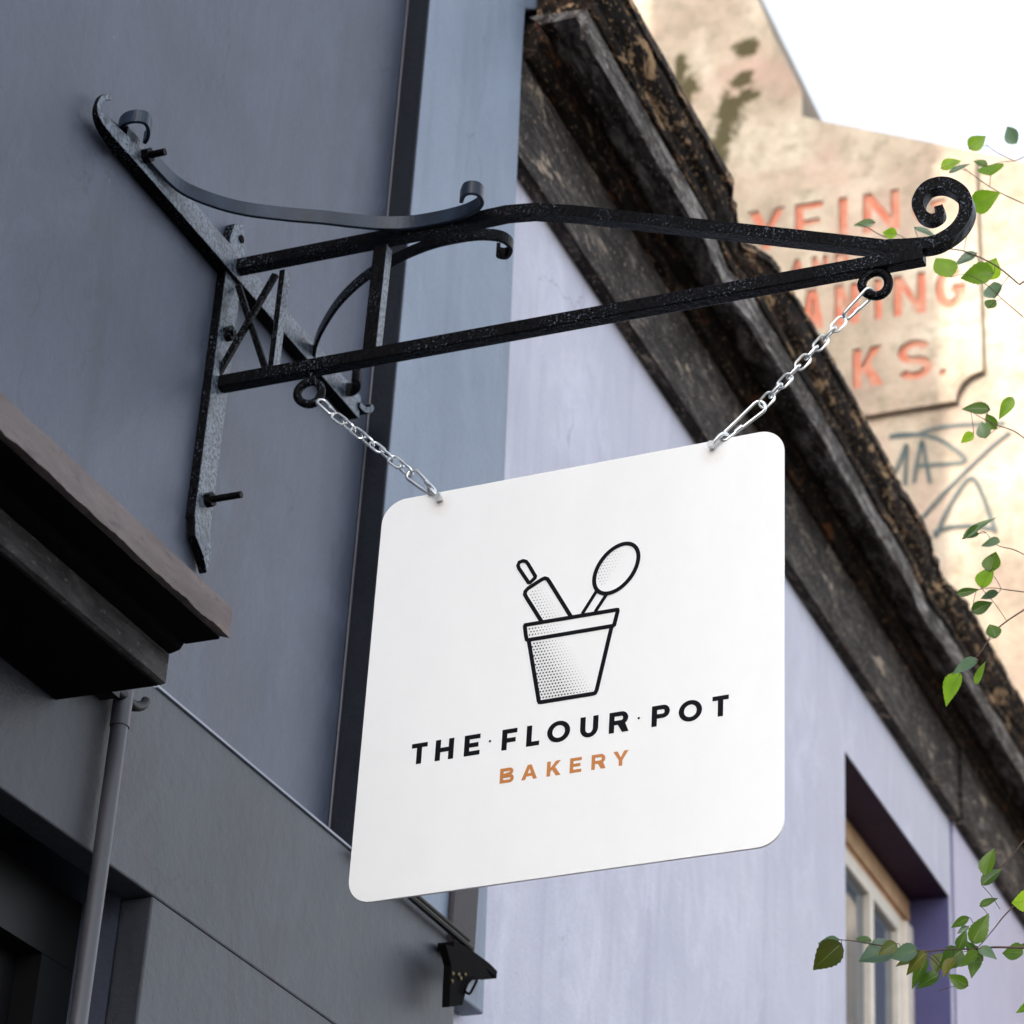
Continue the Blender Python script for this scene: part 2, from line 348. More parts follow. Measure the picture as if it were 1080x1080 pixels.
# ---------------------------------------------------------------- glyph outlines
def arc(cx, cy, rx, ry, a0, a1, n=14):
    return [(cx + rx*math.cos(math.radians(a0 + (a1-a0)*i/n)), cy + ry*math.sin(math.radians(a0 + (a1-a0)*i/n))) for i in range(n+1)]
def stroke(path, t):
    L, R = [], []; n = len(path)
    for i, (x, y) in enumerate(path):
        a = Vector(path[max(i-1, 0)]); p = Vector((x, y)); b = Vector(path[min(i+1, n-1)])
        t1 = (p-a).normalized() if i else (b-p).normalized(); t2 = (b-p).normalized() if i < n-1 else t1
        d = (t1+t2).normalized(); k = max(.5, d.dot(t2)); nn = Vector((-d.y, d.x))*(t/2/k)
        L.append(tuple(p+nn)); R.append(tuple(p-nn))
    return L + R[::-1]
def glyph(ch, w, t, th=None):
    th = th or t*.86
    if ch == 'I': return [[(0,0),(w,0),(w,1),(0,1)]]
    if ch == 'T': return [[(w/2-t/2,0),(w/2+t/2,0),(w/2+t/2,1-th),(w,1-th),(w,1),(0,1),(0,1-th),(w/2-t/2,1-th)]]
    if ch == 'H': return [[(0,0),(t,0),(t,.5-th/2),(w-t,.5-th/2),(w-t,0),(w,0),(w,1),(w-t,1),(w-t,.5+th/2),(t,.5+th/2),(t,1),(0,1)]]
    if ch == 'E': return [[(0,0),(w,0),(w,th),(t,th),(t,.5-th/2),(w*.9,.5-th/2),(w*.9,.5+th/2),(t,.5+th/2),(t,1-th),(w,1-th),(w,1),(0,1)]]
    if ch == 'F': return [[(0,0),(t,0),(t,.46-th/2),(w*.92,.46-th/2),(w*.92,.46+th/2),(t,.46+th/2),(t,1-th),(w,1-th),(w,1),(0,1)]]
    if ch == 'L': return [[(0,0),(w,0),(w,th),(t,th),(t,1),(0,1)]]
    if ch == 'O': return [arc(w/2,.5,w/2,.515,0,348,29), arc(w/2,.5,w/2-t,.515-th,0,348,29)]
    if ch == 'U':
        r = w/2
        return [[(0,1)] + arc(r,.42,r,.435,180,360,18) + [(w,1),(w-t,1)] + arc(r,.42,r-t,.435-th,360,180,18) + [(t,1)]]
    if ch == 'D':
        r = min(w*.7, .5)
        return [[(0,0)] + arc(w-r,.5,r,.5,-90,90,18) + [(0,1)], [(t,th)] + arc(w-r,.5,r-t,.5-th,-90,90,18) + [(t,1-th)]]
    if ch in 'PR':
        y0 = .37; r = min(.32, w*.5); cy = (1+y0)/2; ry = (1-y0)/2
        hole = [(t,y0+th)] + arc(w-r,cy,r-t,ry-th,-90,90,12) + [(t,1-th)]
        if ch == 'P': return [[(0,0),(t,0),(t,y0)] + arc(w-r,cy,r,ry,-90,90,16) + [(0,1)], hole]
        return [[(0,0),(t,0),(t,y0),(w*.46,y0),(w-t*1.12,0),(w+.04,0)] + arc(w-r,cy,r,ry,-55,90,14) + [(0,1)], hole]
    if ch == 'B':
        r1, r2 = .27, .25
        out = [(0,0)] + arc(w-r1,.275,r1,.275,-90,62,12) + arc(w*.94-r2,.755,r2,.245,-58,90,12) + [(0,1)]
        return [out, [(t,th)] + arc(w-r1,.275,r1-t*.95,.275-th,-90,90,8) + [(t,.55-th)], [(t,.51+th*.55)] + arc(w*.94-r2,.755,r2-t*.95,.245-th,-90,90,8) + [(t,1-th)]]
    if ch == 'A':
        a = t*1.12; h0 = .22; f = lambda y: (w/2 - t*.55)*y   # inner/outer edge run
        iy0, iy1 = h0+th, 1 - 1.25*th
        return [[(0,0),(a,0),(a+f(h0)*.92,h0),(w-a-f(h0)*.92,h0),(w-a,0),(w,0),(w/2+t*.55,1),(w/2-t*.55,1)],
                [(a+f(iy0)*.92,iy0),(w-a-f(iy0)*.92,iy0),(w/2,iy1)]]
    if ch == 'K': return [[(0,0),(t,0),(t,.27),(w*.36,.44),(w-t*1.35,0),(w,0),(w*.58,.60),(w*.97,1),(w*.97-t*1.35,1),(t,.54),(t,1),(0,1)]]
    if ch == 'Y': return [[(w/2-t/2,0),(w/2+t/2,0),(w/2+t/2,.38),(w,1),(w-t*1.2,1),(w/2,.57),(t*1.2,1),(0,1),(w/2-t/2,.38)]]
    if ch == 'N': return [[(0,0),(t,0),(t,.66),(w-t,0),(w,0),(w,1),(w-t,1),(w-t,.34),(t,1),(0,1)]]
    if ch == 'W':
        s = t*1.05
        return [[(0,1),(w*.22,0),(w*.22+s,0),(w*.5,.72),(w*.78-s,0),(w*.78,0),(w,1),(w-s,1),(w*.75,.26),(w*.5+s*.45,1),(w*.5-s*.45,1),(w*.25,.26),(s,1)]]
    if ch == 'S':
        ry = (.5-t/2)/2; rx = w/2-t/2
        return [stroke(arc(w/2,.5+ry,rx,ry,20,270,18) + arc(w/2,.5-ry,rx,ry,90,-160,18)[1:], t)]
    if ch == 'C': return [stroke(arc(w/2,.5,w/2-t/2,.5-t/2,48,312,22), t)]
    if ch == 'G': return [stroke(arc(w/2,.5,w/2-t/2,.5-t/2,45,350,24) + [(w-t/2,.47),(w*.56,.47)], t)]
    if ch == '.': return [[(0,0),(w,0),(w,w),(0,w)]]
    return []
def fill(loops, name, depth):
    """2D loops (u,v) filled even-odd and extruded -> mesh data in (u,v,w), w in +-depth/2"""
    cu = bpy.data.curves.new(name, 'CURVE'); cu.dimensions = '2D'; cu.fill_mode = 'BOTH'; cu.extrude = depth/2
    for lp in loops:
        sp = cu.splines.new('POLY'); sp.points.add(len(lp)-1); sp.use_cyclic_u = True
        for p, q in zip(sp.points, lp): p.co = (q[0], q[1], 0, 1)
    o = bpy.data.objects.new(name, cu); col.objects.link(o)
    dg = bpy.context.evaluated_depsgraph_get(); dg.update()
    me = bpy.data.meshes.new_from_object(o.evaluated_get(dg))
    vs = [v.co.copy() for v in me.vertices]; fs = [tuple(p.vertices) for p in me.polygons]
    col.objects.unlink(o); bpy.data.objects.remove(o); bpy.data.curves.remove(cu); bpy.data.meshes.remove(me)
    return vs, fs
def fill_to(mb, loops, X, depth, mi=0, mapper=None):
    """loops in (Y,Z) metres placed on plane X (front face at X), thickness going to +X"""
    vs, fs = fill(loops, 'tmp', depth)
    mb.add([(X + depth/2 - v.z, v.x, v.y) for v in vs], fs, mi)

# ================================================================ SETTING
XB = 7.0
road = MB(); road.add([(-300,-300,0),(300,-300,0),(300,300,0),(-300,300,0)], [(0,1,2,3)])
tag(obj('road', road, M_asphalt), kind='structure')
pv = MB(); pv.box((-40, -2.6, .004), (12, -.0, .12)); tag(obj('pavement', pv, M_paving, bevel=.01), kind='structure')

# ---------------------------------------------------------------- grey building
gb = thing('grey_building', (0, 0, 0), 'dark blue grey painted rendered building that carries the iron sign bracket', 'building')
w = MB()
w.box((-9, 0, 3.0), (1.03, 6, 7.4)); w.box((-9, 0, .12), (-2.4, 6, 2.999)); w.box((-.06, .001, .12), (1.03, 6, 2.999)); w.box((-2.4, .35, .12), (-.06, 6, 2.999))
obj('wall', w, M_grey, gb)
rw = MB(); rw.box((.35, 2.86, 7.4), (1.0, 4.15, 13.5)); obj('shadow_blocker', rw, M_grey, gb)  # unseen block, added to throw the shadow edge on the stone gable
rf = MB(); rf.prism([Vector((-9.1,-.12,7.4)),Vector((-9.1,2.6,8.8)),Vector((-9.1,2.6,7.41))],(10.2,0,0)); obj('roof', rf, M_slate, gb)
# pilaster with a darker return on its near side
pl = MB()
pl.prism([Vector((.5215,-.045,3.10)),Vector((1.062,-.045,3.10)),Vector((1.045,-.045,3.35)),Vector((.955,-.045,5.1)),Vector((.952,-.045,5.27)),Vector((1.25,-.045,5.50)),Vector((1.25,-.045,7.39)),Vector((.5215,-.045,7.39))],(0,.044,0))
obj('pilaster', pl, M_pilaster, gb, bevel=.004)
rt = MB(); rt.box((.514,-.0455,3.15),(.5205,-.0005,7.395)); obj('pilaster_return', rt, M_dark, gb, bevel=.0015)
eb = MB(); eb.tube([(.511,-.003,3.19),(.511,-.003,7.39)], .0022, 6); obj('corner_bead', eb, M_pipe, gb)
bs = MB(); bs.box((.885,-.056,3.16),(.985,-.0455,3.62)); obj('brown_batten', bs, M_brown, gb, bevel=.003)
# shop fascia board, a few centimetres proud of the wall
fb = MB(); fb.box((-4,-.05,2.90),(.93,-.0005,3.188)); fb.box((-.06,-.05,2.3),(.93,-.0005,2.8995)); fo = obj('fascia_board', fb, M_board, gb, bevel=.003)
fl = MB(); fl.box((-.12,-.053,3.1885),(.52,-.001,3.1925)); obj('fascia_flashing', fl, M_lead, gb)
fl2 = MB(); fl2.tube([(.50,-.058,3.199),(.95,-.058,3.197)], .004, 8); fl2.tube([(.50,-.064,3.183),(.95,-.064,3.181)], .0055, 8); obj('fascia_bead', fl2, M_black, gb)
# carved bracket at the far end of the fascia
cb = MB()
path = smooth_path([on_y(x, y, -.07) for x, y in [(470,998),(482,1003),(496,1012),(508,1021),(516,1029)]], 5)
cb.sweep(path, (0,1,0), .03, .014)
q = [on_y(x, y, -.105) for x, y in [(470,996),(484,1000),(497,1009),(511,1019),(519,1031),(507,1033),(497,1032),(492,1044),(488,1060),(474,1062),(475,1035),(476,1018)]]
cb.prism(q, (0,.014,0))
cb.tube(smooth_path([on_y(x, y, -.11) for x, y in [(500,1030),(494,1036),(490,1044),(495,1048),(499,1042),(503,1034)]], 4), .0025, 6)
cbo = obj('carved_console', cb, M_black_shade, gb, bevel=.003)
gl = MB()
for x, y, r in [(478,1027,.003),(484,1028,.0032),(491,1028,.0028),(486,1032,.0034),(477,1035,.003)]:
    gl.ball(on_y(x, y, -.107), (r, r*.7, r*1.2))
obj('gilded_leaf', gl, M_gold, cbo, smooth=True)
# cornice hood over the shopfront (near end of the picture)
hd = MB(); X0 = -6.0; X1 = -.35
nseg = 160
def hood_strip(prof, jit, x1=X1, x0=-2.2):
    mb = MB(); vs = []; fs = []; n = len(prof)
    for i in range(nseg+1):
        x = x1 + (x0-x1)*(i/nseg)**1.6
        for j, (y, z) in enumerate(prof):
            a = jit[j]; vs.append((x, y + a*.5*noise.noise((x*14, j*3.1, 0)), z + a*(noise.noise((x*22, j*7.7, 3)) + .5*noise.noise((x*70, j*2.2, 5)))))
    for i in range(nseg):
        for j in range(n): fs.append((i*n+j, i*n+(j+1) % n, (i+1)*n+(j+1) % n, (i+1)*n+j))
    fs += [tuple(range(n)), tuple(range(nseg*n, nseg*n+n))[::-1]]
    mb.add(vs, fs); return mb
hood = obj('shopfront_hood', hood_strip([(-.297,3.162),(-.0005,3.185),(-.0005,3.122),(-.285,3.122),(-.297,3.119)], [.0015,0,0,.003,.004]), M_hood, gb)
obj('bed_moulding', hood_strip([(-.232,3.1215),(-.0515,3.1215),(-.0515,3.108),(-.214,3.108),(-.226,3.112)], [0,0,0,.001,.001]), M_black_shade, hood)
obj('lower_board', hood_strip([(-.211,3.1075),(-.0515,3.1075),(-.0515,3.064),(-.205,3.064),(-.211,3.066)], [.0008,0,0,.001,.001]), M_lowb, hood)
obj('soffit', hood_strip([(-.283,3.1215),(-.2335,3.1215),(-.2335,3.119),(-.283,3.119)], [0,0,0,0]), M_black_shade, hood)
sf2 = MB(); sf2.box((-2.2,-.203,3.0605),(-.356,-.052,3.0635)); obj('soffit', sf2, M_black_shade, hood)
# shop window below the fascia board
sw = MB(); sw.box((-2.38,.10,.5),(-.08,.12,2.895)); swo = obj('shop_window', sw, M_black, gb)
fr = MB(); fr.box((-2.4,.06,2.80),(-.061,.099,2.898)); fr.box((-.14,.06,.5),(-.061,.099,2.799)); obj('frame', fr, M_black, swo)

# ---------------------------------------------------------------- drainpipe
pq = on_y(126, 765, -.067)
dp = thing('drainpipe', (pq.x, -.067, 1.2), 'thin grey downpipe with a collar under the end of the shopfront hood', 'drainpipe')
p = MB(); p.tube([(pq.x,-.067,1.2),(pq.x,-.067,pq.z)], .0118, 20); obj('pipe', p, M_pipe, dp, smooth=True)
p = MB(); p.tube([(pq.x,-.067,pq.z-.002),(pq.x,-.067,pq.z+.05)], .0135, 20); obj('collar', p, M_pipe, dp, smooth=True)
p = MB(); bq = [on_y(x, y, -.07) for x, y in [(112,722),(128,733),(140,744),(150,744),(154,738)]]
p.tube(smooth_path(bq, 4), lambda u: .010-.004*u, 10); p.box((bq[0].x-.03,-.08,bq[0].z-.012),(bq[0].x+.02,-.0515,bq[0].z+.02)); obj('wall_bracket', p, M_black, dp, smooth=True)

# ---------------------------------------------------------------- violet building
vb = thing('violet_building', (3.5, 0, 0), 'pale violet painted building with a rotting dark timber cornice', 'building')
XE = 6.2; wx0, wx1, wz1 = 3.447, 4.587, 4.652; wz0 = 2.9
w = MB()
w.box((1.0301,0,.12),(wx0,.3,5.3)); w.box((wx1,0,.12),(XE,.3,5.3)); w.box((wx0,.0,wz1),(wx1,.3,5.3)); w.box((wx0,0,.12),(wx1,.3,wz0))
w.box((1.0301,.301,.12),(XE,5.5,5.3)); obj('wall', w, M_violet, vb)
pp = MB(); pp.box((4.628,-.012,.12),(XE+.001,-.0003,4.94)); obj('pilaster', pp, M_violet2, vb, bevel=.003)
jt = MB(); jt.box((4.618,-.003,.12),(4.6275,-.0002,4.93)); obj('joint_line', jt, M_jamb, vb)
rr = MB(); rr.prism([Vector((1.031,-.10,5.301)),Vector((1.031,2.7,6.6)),Vector((1.031,5.5,5.301))],(5.17,0,0)); obj('roof', rr, M_slate, vb)
# window recess lined dark purple
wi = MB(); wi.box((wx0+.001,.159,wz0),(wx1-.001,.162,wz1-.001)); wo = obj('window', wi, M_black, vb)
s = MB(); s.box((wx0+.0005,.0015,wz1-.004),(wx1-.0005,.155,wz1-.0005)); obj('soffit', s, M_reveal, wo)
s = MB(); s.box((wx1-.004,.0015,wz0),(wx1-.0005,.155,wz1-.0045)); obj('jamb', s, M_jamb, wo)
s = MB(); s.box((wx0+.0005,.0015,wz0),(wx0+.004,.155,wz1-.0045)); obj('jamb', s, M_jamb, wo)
s = MB(); s.box((wx0+.0045,.125,wz1-.075),(wx1-.0045,.157,wz1-.0055)); s.box((wx0+.0045,.135,wz1-.095),(wx1-.0045,.157,wz1-.0755)); obj('head_casing', s, M_tan, wo, bevel=.004)
s = MB()
zt = wz1-.096
s.box((wx0+.005,.13,zt-.05),(wx1-.005,.158,zt))
s.box((wx1-.085,.115,wz0),(wx1-.0055,.158,zt-.0005)); s.box((wx1-.135,.128,wz0),(wx1-.0855,.158,zt-.051)); s.box((wx0+.005,.115,wz0),(wx0+.085,.158,zt-.051))
s.box((wx0+.0855,.128,3.86),(wx1-.1355,.158,3.93))
obj('sash_frame', s, M_cream, wo, bevel=.005)
s = MB(); s.box((4.14,.127,wz0),(4.175,.1575,zt-.051)); s.box((3.80,.127,wz0),(3.835,.1575,zt-.051)); obj('glazing_bar', s, M_cream, wo, bevel=.003)
for xa, xb_ in ((wx0+.086,3.7995),(3.8355,4.1395),(4.1755,wx1-.1355)):
    s = MB(); s.box((xa,.150,3.931),(xb_,.1535,zt-.0515)); obj('pane', s, M_glass, wo)

def cornice_part(prof, amp, chip=None, x0=1.0, x1=XE, step=.008, band=1.0):
    """profile [(Y,Z)...] swept along X with weather-worn jitter"""
    mb = MB(); vs = []; fs = []; n = len(prof); m = int((x1-x0)/step)
    for i in range(m+1):
        x = x0 + (x1-x0)*i/m
        for j, (y, z) in enumerate(prof):
            k = amp[j] if hasattr(amp, '__len__') else amp
            a = noise.fractal((x*5, j*.23*band, 1.7), .9, 2.1, 5)*k; c = noise.fractal((x*6+40, j*.23*band, 9.1), .9, 2.1, 5)*k
            dy = 0
            if chip:
                g = noise.fractal((x*2.3, 4.4, 2.2), .8, 2.2, 5); dy = max(0, g - .12)*chip[j]
            vs.append((x, y + a + dy, z + c - dy*.4))
    for i in range(m):
        for j in range(n): fs.append((i*n+j, i*n+(j+1) % n, (i+1)*n+(j+1) % n, (i+1)*n+j))
    fs += [tuple(range(n)), tuple(range(m*n, m*n+n))[::-1]]
    mb.add(vs, fs); return mb
def dense(pts, k):
    out = []
    for a, b in zip(pts, pts[1:]):
        for i in range(k): out.append((a[0]+(b[0]-a[0])*i/k, a[1]+(b[1]-a[1])*i/k))
    return out + [pts[-1]]
# corona: fascia above a deep dark cove
pr = dense([(-.060,5.262),(-.142,5.262),(-.150,5.232),(-.152,5.196),(-.166,5.192),(-.166,5.235),(-.163,5.276)], 4) + [(-.06,5.29),(-.03,5.29)]
am = [.003]*len(pr); am[-1] = am[-2] = 0
cor = obj('cornice', cornice_part(pr, am, [(.02 if p[0] < -.12 else 0) for p in pr]), M_corona, vb, smooth=True)
pr = dense([(-.026,4.919),(-.031,4.925),(-.030,5.05),(-.031,5.168)], 4) + [(-.001,5.168),(-.001,4.919)]
fz = obj('frieze', cornice_part(pr, [.0022]*(len(pr)-2)+[0,0], None, .985, 4.622), M_frieze, cor, smooth=True)
pr = dense([(-.036,4.909),(-.041,4.915),(-.040,5.05),(-.041,5.168)], 4) + [(-.0125,5.168),(-.0125,4.909)]
obj('frieze', cornice_part(pr, [.0022]*(len(pr)-2)+[0,0], None, 4.630, XE), M_frieze, cor, smooth=True)
bd = MB(); bd.tube([(.986,-.030,4.921),(XE,-.030,4.921)], .0028, 6); obj('drip_bead', bd, M_bed, cor)
pr = dense([(-.030,5.169),(-.046,5.171),(-.058,5.182),(-.060,5.200),(-.071,5.212),(-.074,5.228),(-.066,5.245),(-.058,5.2615)], 3) + [(-.02,5.2615),(-.02,5.169)]
obj('bed_moulding', cornice_part(pr, [.003]*(len(pr)-2)+[0,0], None, .99, XE), M_bed, cor, smooth=True)
pr = dense([(-.158,5.278),(-.170,5.277),(-.176,5.286),(-.176,5.297),(-.186,5.303),(-.200,5.312),(-.211,5.326),(-.218,5.342),(-.226,5.344),(-.226,5.366),(-.210,5.372)], 3) + [(-.05,5.40),(-.05,5.2905)]
obj('gutter_moulding', cornice_part(pr, [.004]*(len(pr)-2)+[0,0], [(.05 if p[0] < -.19 else .02 if p[0] < -.15 else 0) for p in pr], 1.0, XE), M_cyma, cor, smooth=True)

# ---------------------------------------------------------------- stone building across the end
M_stone = stone_mat('weathered_stone', [(722,95,.10,.16),(718,75,.05,.16),(768,120,.12,.20),(755,160,.12,.14),(782,85,.09,.09),(786,52,.10,.10),(790,100,.08,.08),(762,140,.07,.22),(745,175,.10,.08)])
M_tablet = stone_mat('tablet_stone', None)
sb = thing('stone_building', (XB, 0, 0), 'weathered buff stone gable with a carved inscription standing beyond the cornice', 'building')
g = [(640,-70),(770,-70),(816.7,40),(845.7,96.7),(845.7,123),(1023,158),(1120,178)]
gp = [on_x(x, y, XB) for x, y in g]
pts = [Vector((XB,6.5,.0)), Vector((XB,6.5,9.5)), Vector((XB,gp[0].y+1.0,gp[0].z-1.2))] + gp + [Vector((XB,-1.6,gp[-1].z-.5)), Vector((XB,-1.6,0))]
w = MB(); w.prism(pts, (4.5, 0, 0)); sbo = obj('wall', w, M_stone, sb)
# tablet with the letters cut into it
def Ln(x0, x1, yb, hpx, ch, slope, xr):
    a = on_x(x0, yb + slope*(x0-xr), XT); b = on_x(x1, yb + slope*(x1-xr), XT)
    return ch, a, b
XT = XB - .035
rows = [(250, 42, 889, [('D',738,776),('Y',788,828),('E',838,868),('I',884.5,894),('N',910,949),('G',962,998)]),
        (291, 22, 868, [('A',832,849),('N',856,873),('D',880,896)]),
        (348, 43, 855, [('C',738,768),('L',778,800),('E',810,834),('A',843,869),('N',880,906),('I',922,930.5),('N',942,977),('G',987,1019)]),
        (408, 42, 915, [('W',742,792),('O',803,838),('R',850,881),('K',899,932),('S',947,983),('.',991,998)])]
def place(ch, x0, x1, yb, hpx, xr, sl, X, t, wscale=1):
    a = on_x(x0, yb + sl*(x0-xr), X); b = on_x(x1, yb + sl*(x1-xr), X); c = on_x((x0+x1)/2, yb + sl*((x0+x1)/2-xr) - hpx, X)
    m = (a+b)/2; H = c.z - m.z; wd = (a.y - b.y)
    loops = glyph(ch, wd/H, t)
    # u runs right in the picture = -Y ; keep the baseline's slope
    return [[(a.y - u*H, a.z + (b.z-a.z)*(u*H/wd) + v*H) for u, v in lp] for lp in loops]
letters = []
for yb, hp, xr, ls in rows:
    for ch, x0, x1 in ls:
        t = .19 if hp > 30 else .2
        lp = place(ch, x0, x1, yb, hp, xr, -.157, XT, t)
        lp = [[(a[0] + (b[0]-a[0])*q/4, a[1] + (b[1]-a[1])*q/4) for a, b in zip(l, l[1:] + l[:1]) for q in range(4)] for l in lp]
        lp = [[(u + random.uniform(-3e-4, 3e-4), v + random.uniform(-3e-4, 3e-4)) for u, v in l] for l in lp]
        letters.append(lp)
pa = on_x(1029, 178, XT); pb = on_x(1029, 392, XT); pc = on_x(1008, 424, XT); 
zt = pa.z + .075; yl = 4.0; zb = on_x(950, 432, XT).z
yr = pa.y; rN = max(.06, pb.z - zb); ryN = pc.y - yr
outer = [(yl, zb)] + [(yr + ryN*math.cos(math.radians(a)) if False else yr + ryN*math.cos(math.radians(a)), zb + rN*math.sin(math.radians(a))) for a in range(0, 91, 9)] + [(yr, zt), (yl, zt)]
tb = MB(); zc = [zt] + [on_x(868, y, XT).z for y in (261, 298, 360)] + [None]; k = 0
for r_, (yb, hp, xr, ls) in enumerate(rows):
    lo, hi = (zc[r_+1], zc[r_]) if r_ < 3 else (zb + rN + .0008, zc[3])
    rl_ = letters[k:k+len(ls)]; k += len(ls)
    ext = [(max(u for l in lp for u, v in l), min(u for l in lp for u, v in l)) for lp in rl_]   # left, right ends in Y
    cut = [yl] + [(ext[q][1] + ext[q+1][0])/2 for q in range(len(ls)-1)] + [yr]
    for q, lp in enumerate(rl_):
        lo_ = lo
        fill_to(tb, [[(cut[q], lo_), (cut[q+1], lo_), (cut[q+1], hi), (cut[q], hi)]] + lp, XT, .034)
        lo3 = lo_
fill_to(tb, [outer[:-2] + [(yr, lo3), (yl, lo3)]], XT, .034)
tab = obj('inscribed_tablet', tb, M_tablet, sb)
k = 0
for yb, hp, xr, ls in rows:
    lt = MB()
    for _ in ls: fill_to(lt, letters[k], XT + .013, .0215); k += 1
    obj('carved_word', lt, M_red, tab)
# sprayed scrawl below the tablet
gr = MB()
def z6(x, y): return (760 + x/3.6, 340 + y/3.6)
strokes = [[(640,435),(700,425),(800,435),(870,470),(930,525),(850,540),(740,545)], [(640,437),(740,428),(790,410),(870,395),(975,388),(1080,384)],
           [(735,610),(745,540),(765,455),(780,530),(795,610)], [(655,585),(680,530),(706,470),(704,540),(700,620)],
           [(1100,420),(1035,470),(940,560),(850,650),(765,745)], [(815,820),(870,700),(920,620),(948,594),(972,610),(1000,670),(1025,740),(1045,800)], [(806,802),(870,780),(960,775),(1040,788)]]
for i, s_ in enumerate(strokes):
    pth = smooth_path([on_x(*z6(x, y), XB) for x, y in s_], 6)
    gr.sweep([Vector((XB-.0025-.0006*i, q.y, q.z)) for q in pth], (1,0,0), .003, .018)
obj('graffiti', gr, M_graf, sb)

# ================================================================ IRON BRACKET
br = thing('sign_bracket', (0, 0, 3.76), 'black wrought iron wall bracket with scrolled ends fixed to the grey wall', 'sign bracket')
B = .0022
def on0(x, y): return on_x(x, y, 0)
mb = MB()   # upright wall bar with pointed ends
mb.prism([Vector((-.026,-.017,3.52)),Vector((.024,-.017,3.52)),Vector((.024,-.017,4.04)),Vector((.006,-.017,4.075)),Vector((-.018,-.017,4.06)),Vector((-.026,-.017,4.03))],(0,.0165,0))
mb.prism([Vector((-.0255,-.0167,3.528)),Vector((.0235,-.0167,3.528)),Vector((.026,-.020,3.482)),Vector((.030,-.016,3.452)),Vector((.008,-.022,3.468)),Vector((-.020,-.019,3.490))],(0,.0145,0))
face_slot(obj('wall_bar', mb, [M_iron, M_sky_sheen], br, bevel=B), (0,-1,0), .8)
mb = MB(); mb.box((-.352,-.024,3.963),(.44,-.0005,4.008))
mb.sweep(smooth_path([on_y(90+x/10.8, 85+y/10.8, -.02) for x, y in [(420,760),(300,620),(200,500),(150,420),(128,330),(150,240),(200,195),(275,190)]],5), (0,1,0), .024, .030, taper=lambda u: max(.3, 1-1.1*u))
mb.sweep(smooth_path([Vector((.43,-.018,3.985)),Vector((.445,-.02,3.984)),Vector((.456,-.024,3.988)),Vector((.460,-.028,3.998))],4), (0,1,0), .022, .012)
face_slot(obj('wall_strap', mb, [M_iron, M_sky_sheen], br, bevel=B), (0,-1,0), .8)
mb = MB(); mb.box((-.011,-1.137,3.757),(.011,-.0171,3.779)); obj('lower_bar', mb, M_iron, br, bevel=B)
# upper bar, bent down to the tip and rolled into the big scroll
s5 = [(640,432),(740,398),(825,330),(866,240),(840,145),(745,90),(645,108),(592,185),(606,255),(660,287),(712,262),(706,212)]
sc = [on0(860+x/5.4, 180+y/5.4) for x, y in s5]
up = [Vector((0,-.0171,3.986)), Vector((0,-.43,3.985)), Vector((0,-.485,3.986)), Vector((0,-.53,3.980)), Vector((0,-.60,3.960))]
pth = up + [Vector((0,-.60-.48*k/6, 3.960+(3.793-3.960)*k/6)) for k in range(1, 6)] + smooth_path([Vector((0,-1.08,3.7925))] + sc, 7)
mb = MB(); mb.sweep(pth, (1,0,0), .021, .020, taper=lambda u: 1.0 if u < .55 else 1.0-.38*(u-.55)/.45)
obj('upper_bar', mb, M_iron, br, bevel=B)
mb = MB(); mb.sweep([on0(300.5,290)+Vector((0,0,.004)), on0(287.5,396)], (1,0,0), .020, .010); face_slot(obj('post', mb, [M_iron, M_sky_sheen], br, bevel=.0012), (0,-1,0), .8)
mb = MB(); mb.sweep([on0(404,262), on0(391,382)], (1,0,0), .020, .023); face_slot(obj('post', mb, [M_iron, M_sky_sheen], br, bevel=.0012), (0,-1,0), .8)
mb = MB(); mb.sweep([on0(292,291)+Vector((-.004,0,0)), on0(227,404)+Vector((-.004,0,0))], (1,0,0), .008, .010); obj('brace', mb, M_iron, br, bevel=.001)
mb = MB(); mb.sweep([on0(250,300)+Vector((.0045,0,0)), on0(280,392)+Vector((.0045,0,0))], (1,0,0), .008, .010); obj('brace', mb, M_iron, br, bevel=.001)
# curved stays in a level plane, near and far side, each with a rolled end
ZS = 4.006; ZN = 3.992
def z3(x, y): return (340 + x/3.857, 160 + y/3.857)
near = [(140,168),(170,188),(205,205),(250,219),(300,226)] + [z3(*q) for q in [(0,268),(120,282),(250,293),(380,292),(480,278),(560,254),(625,222),(652,190),(640,158),(610,147),(580,155),(566,185)]]
npt = smooth_path([on_z(x, y, ZN) for x, y in near], 5)
sm_ = lambda v, l, k: (v + l - math.sqrt((v - l)**2 + k*k))/2
npt = [Vector((sm_(q.x, -.0135, .008), sm_(q.y, -.0275, .014), q.z)) for q in npt]
mb = MB(); mb.sweep(npt, (0,0,1), .024, .006)
c8 = smooth_path([on_z(90+x/10.8, 85+y/10.8, ZS+.004) for x, y in [(440,700),(398,600),(400,500),(470,432),(580,408),(690,430),(728,510),(715,600),(680,655)]],4)
mb.sweep(c8, (0,0,1), .022, .006)
obj('stay', mb, M_skylit, br, bevel=.001)
far = [(331,384),(333,362),(344,338),(362,313),(389,289)] + [z3(*q) for q in [(330,420),(450,372),(560,347),(650,337),(730,346),(768,378),(752,412),(718,410),(716,390)]]
fpt = smooth_path([on_z(x, y, ZS-.016) for x, y in far], 5)
mb = MB(); mb.sweep(fpt, (0,0,1), .019, .006)
mb.sweep(smooth_path([on_z(x, y, ZS-.016) for x, y in [(331,384),(345,398),(358,408),(371,411),(379,404),(378,396),(372,397)]],4), (0,0,1), .024, .006)
obj('stay', mb, M_iron, br, bevel=.001)
def rod(a, b, r): m = MB(); m.tube([a, b], r, 12); return m
def bolt(p, L, nut=.012):
    m = MB(); p = Vector(p); m.tube([p, p + Vector((0,-L,0))], .0055, 12)
    m.tube([p + Vector((0,.004,0)), p + Vector((0,-.010,0))], nut, 6); return m
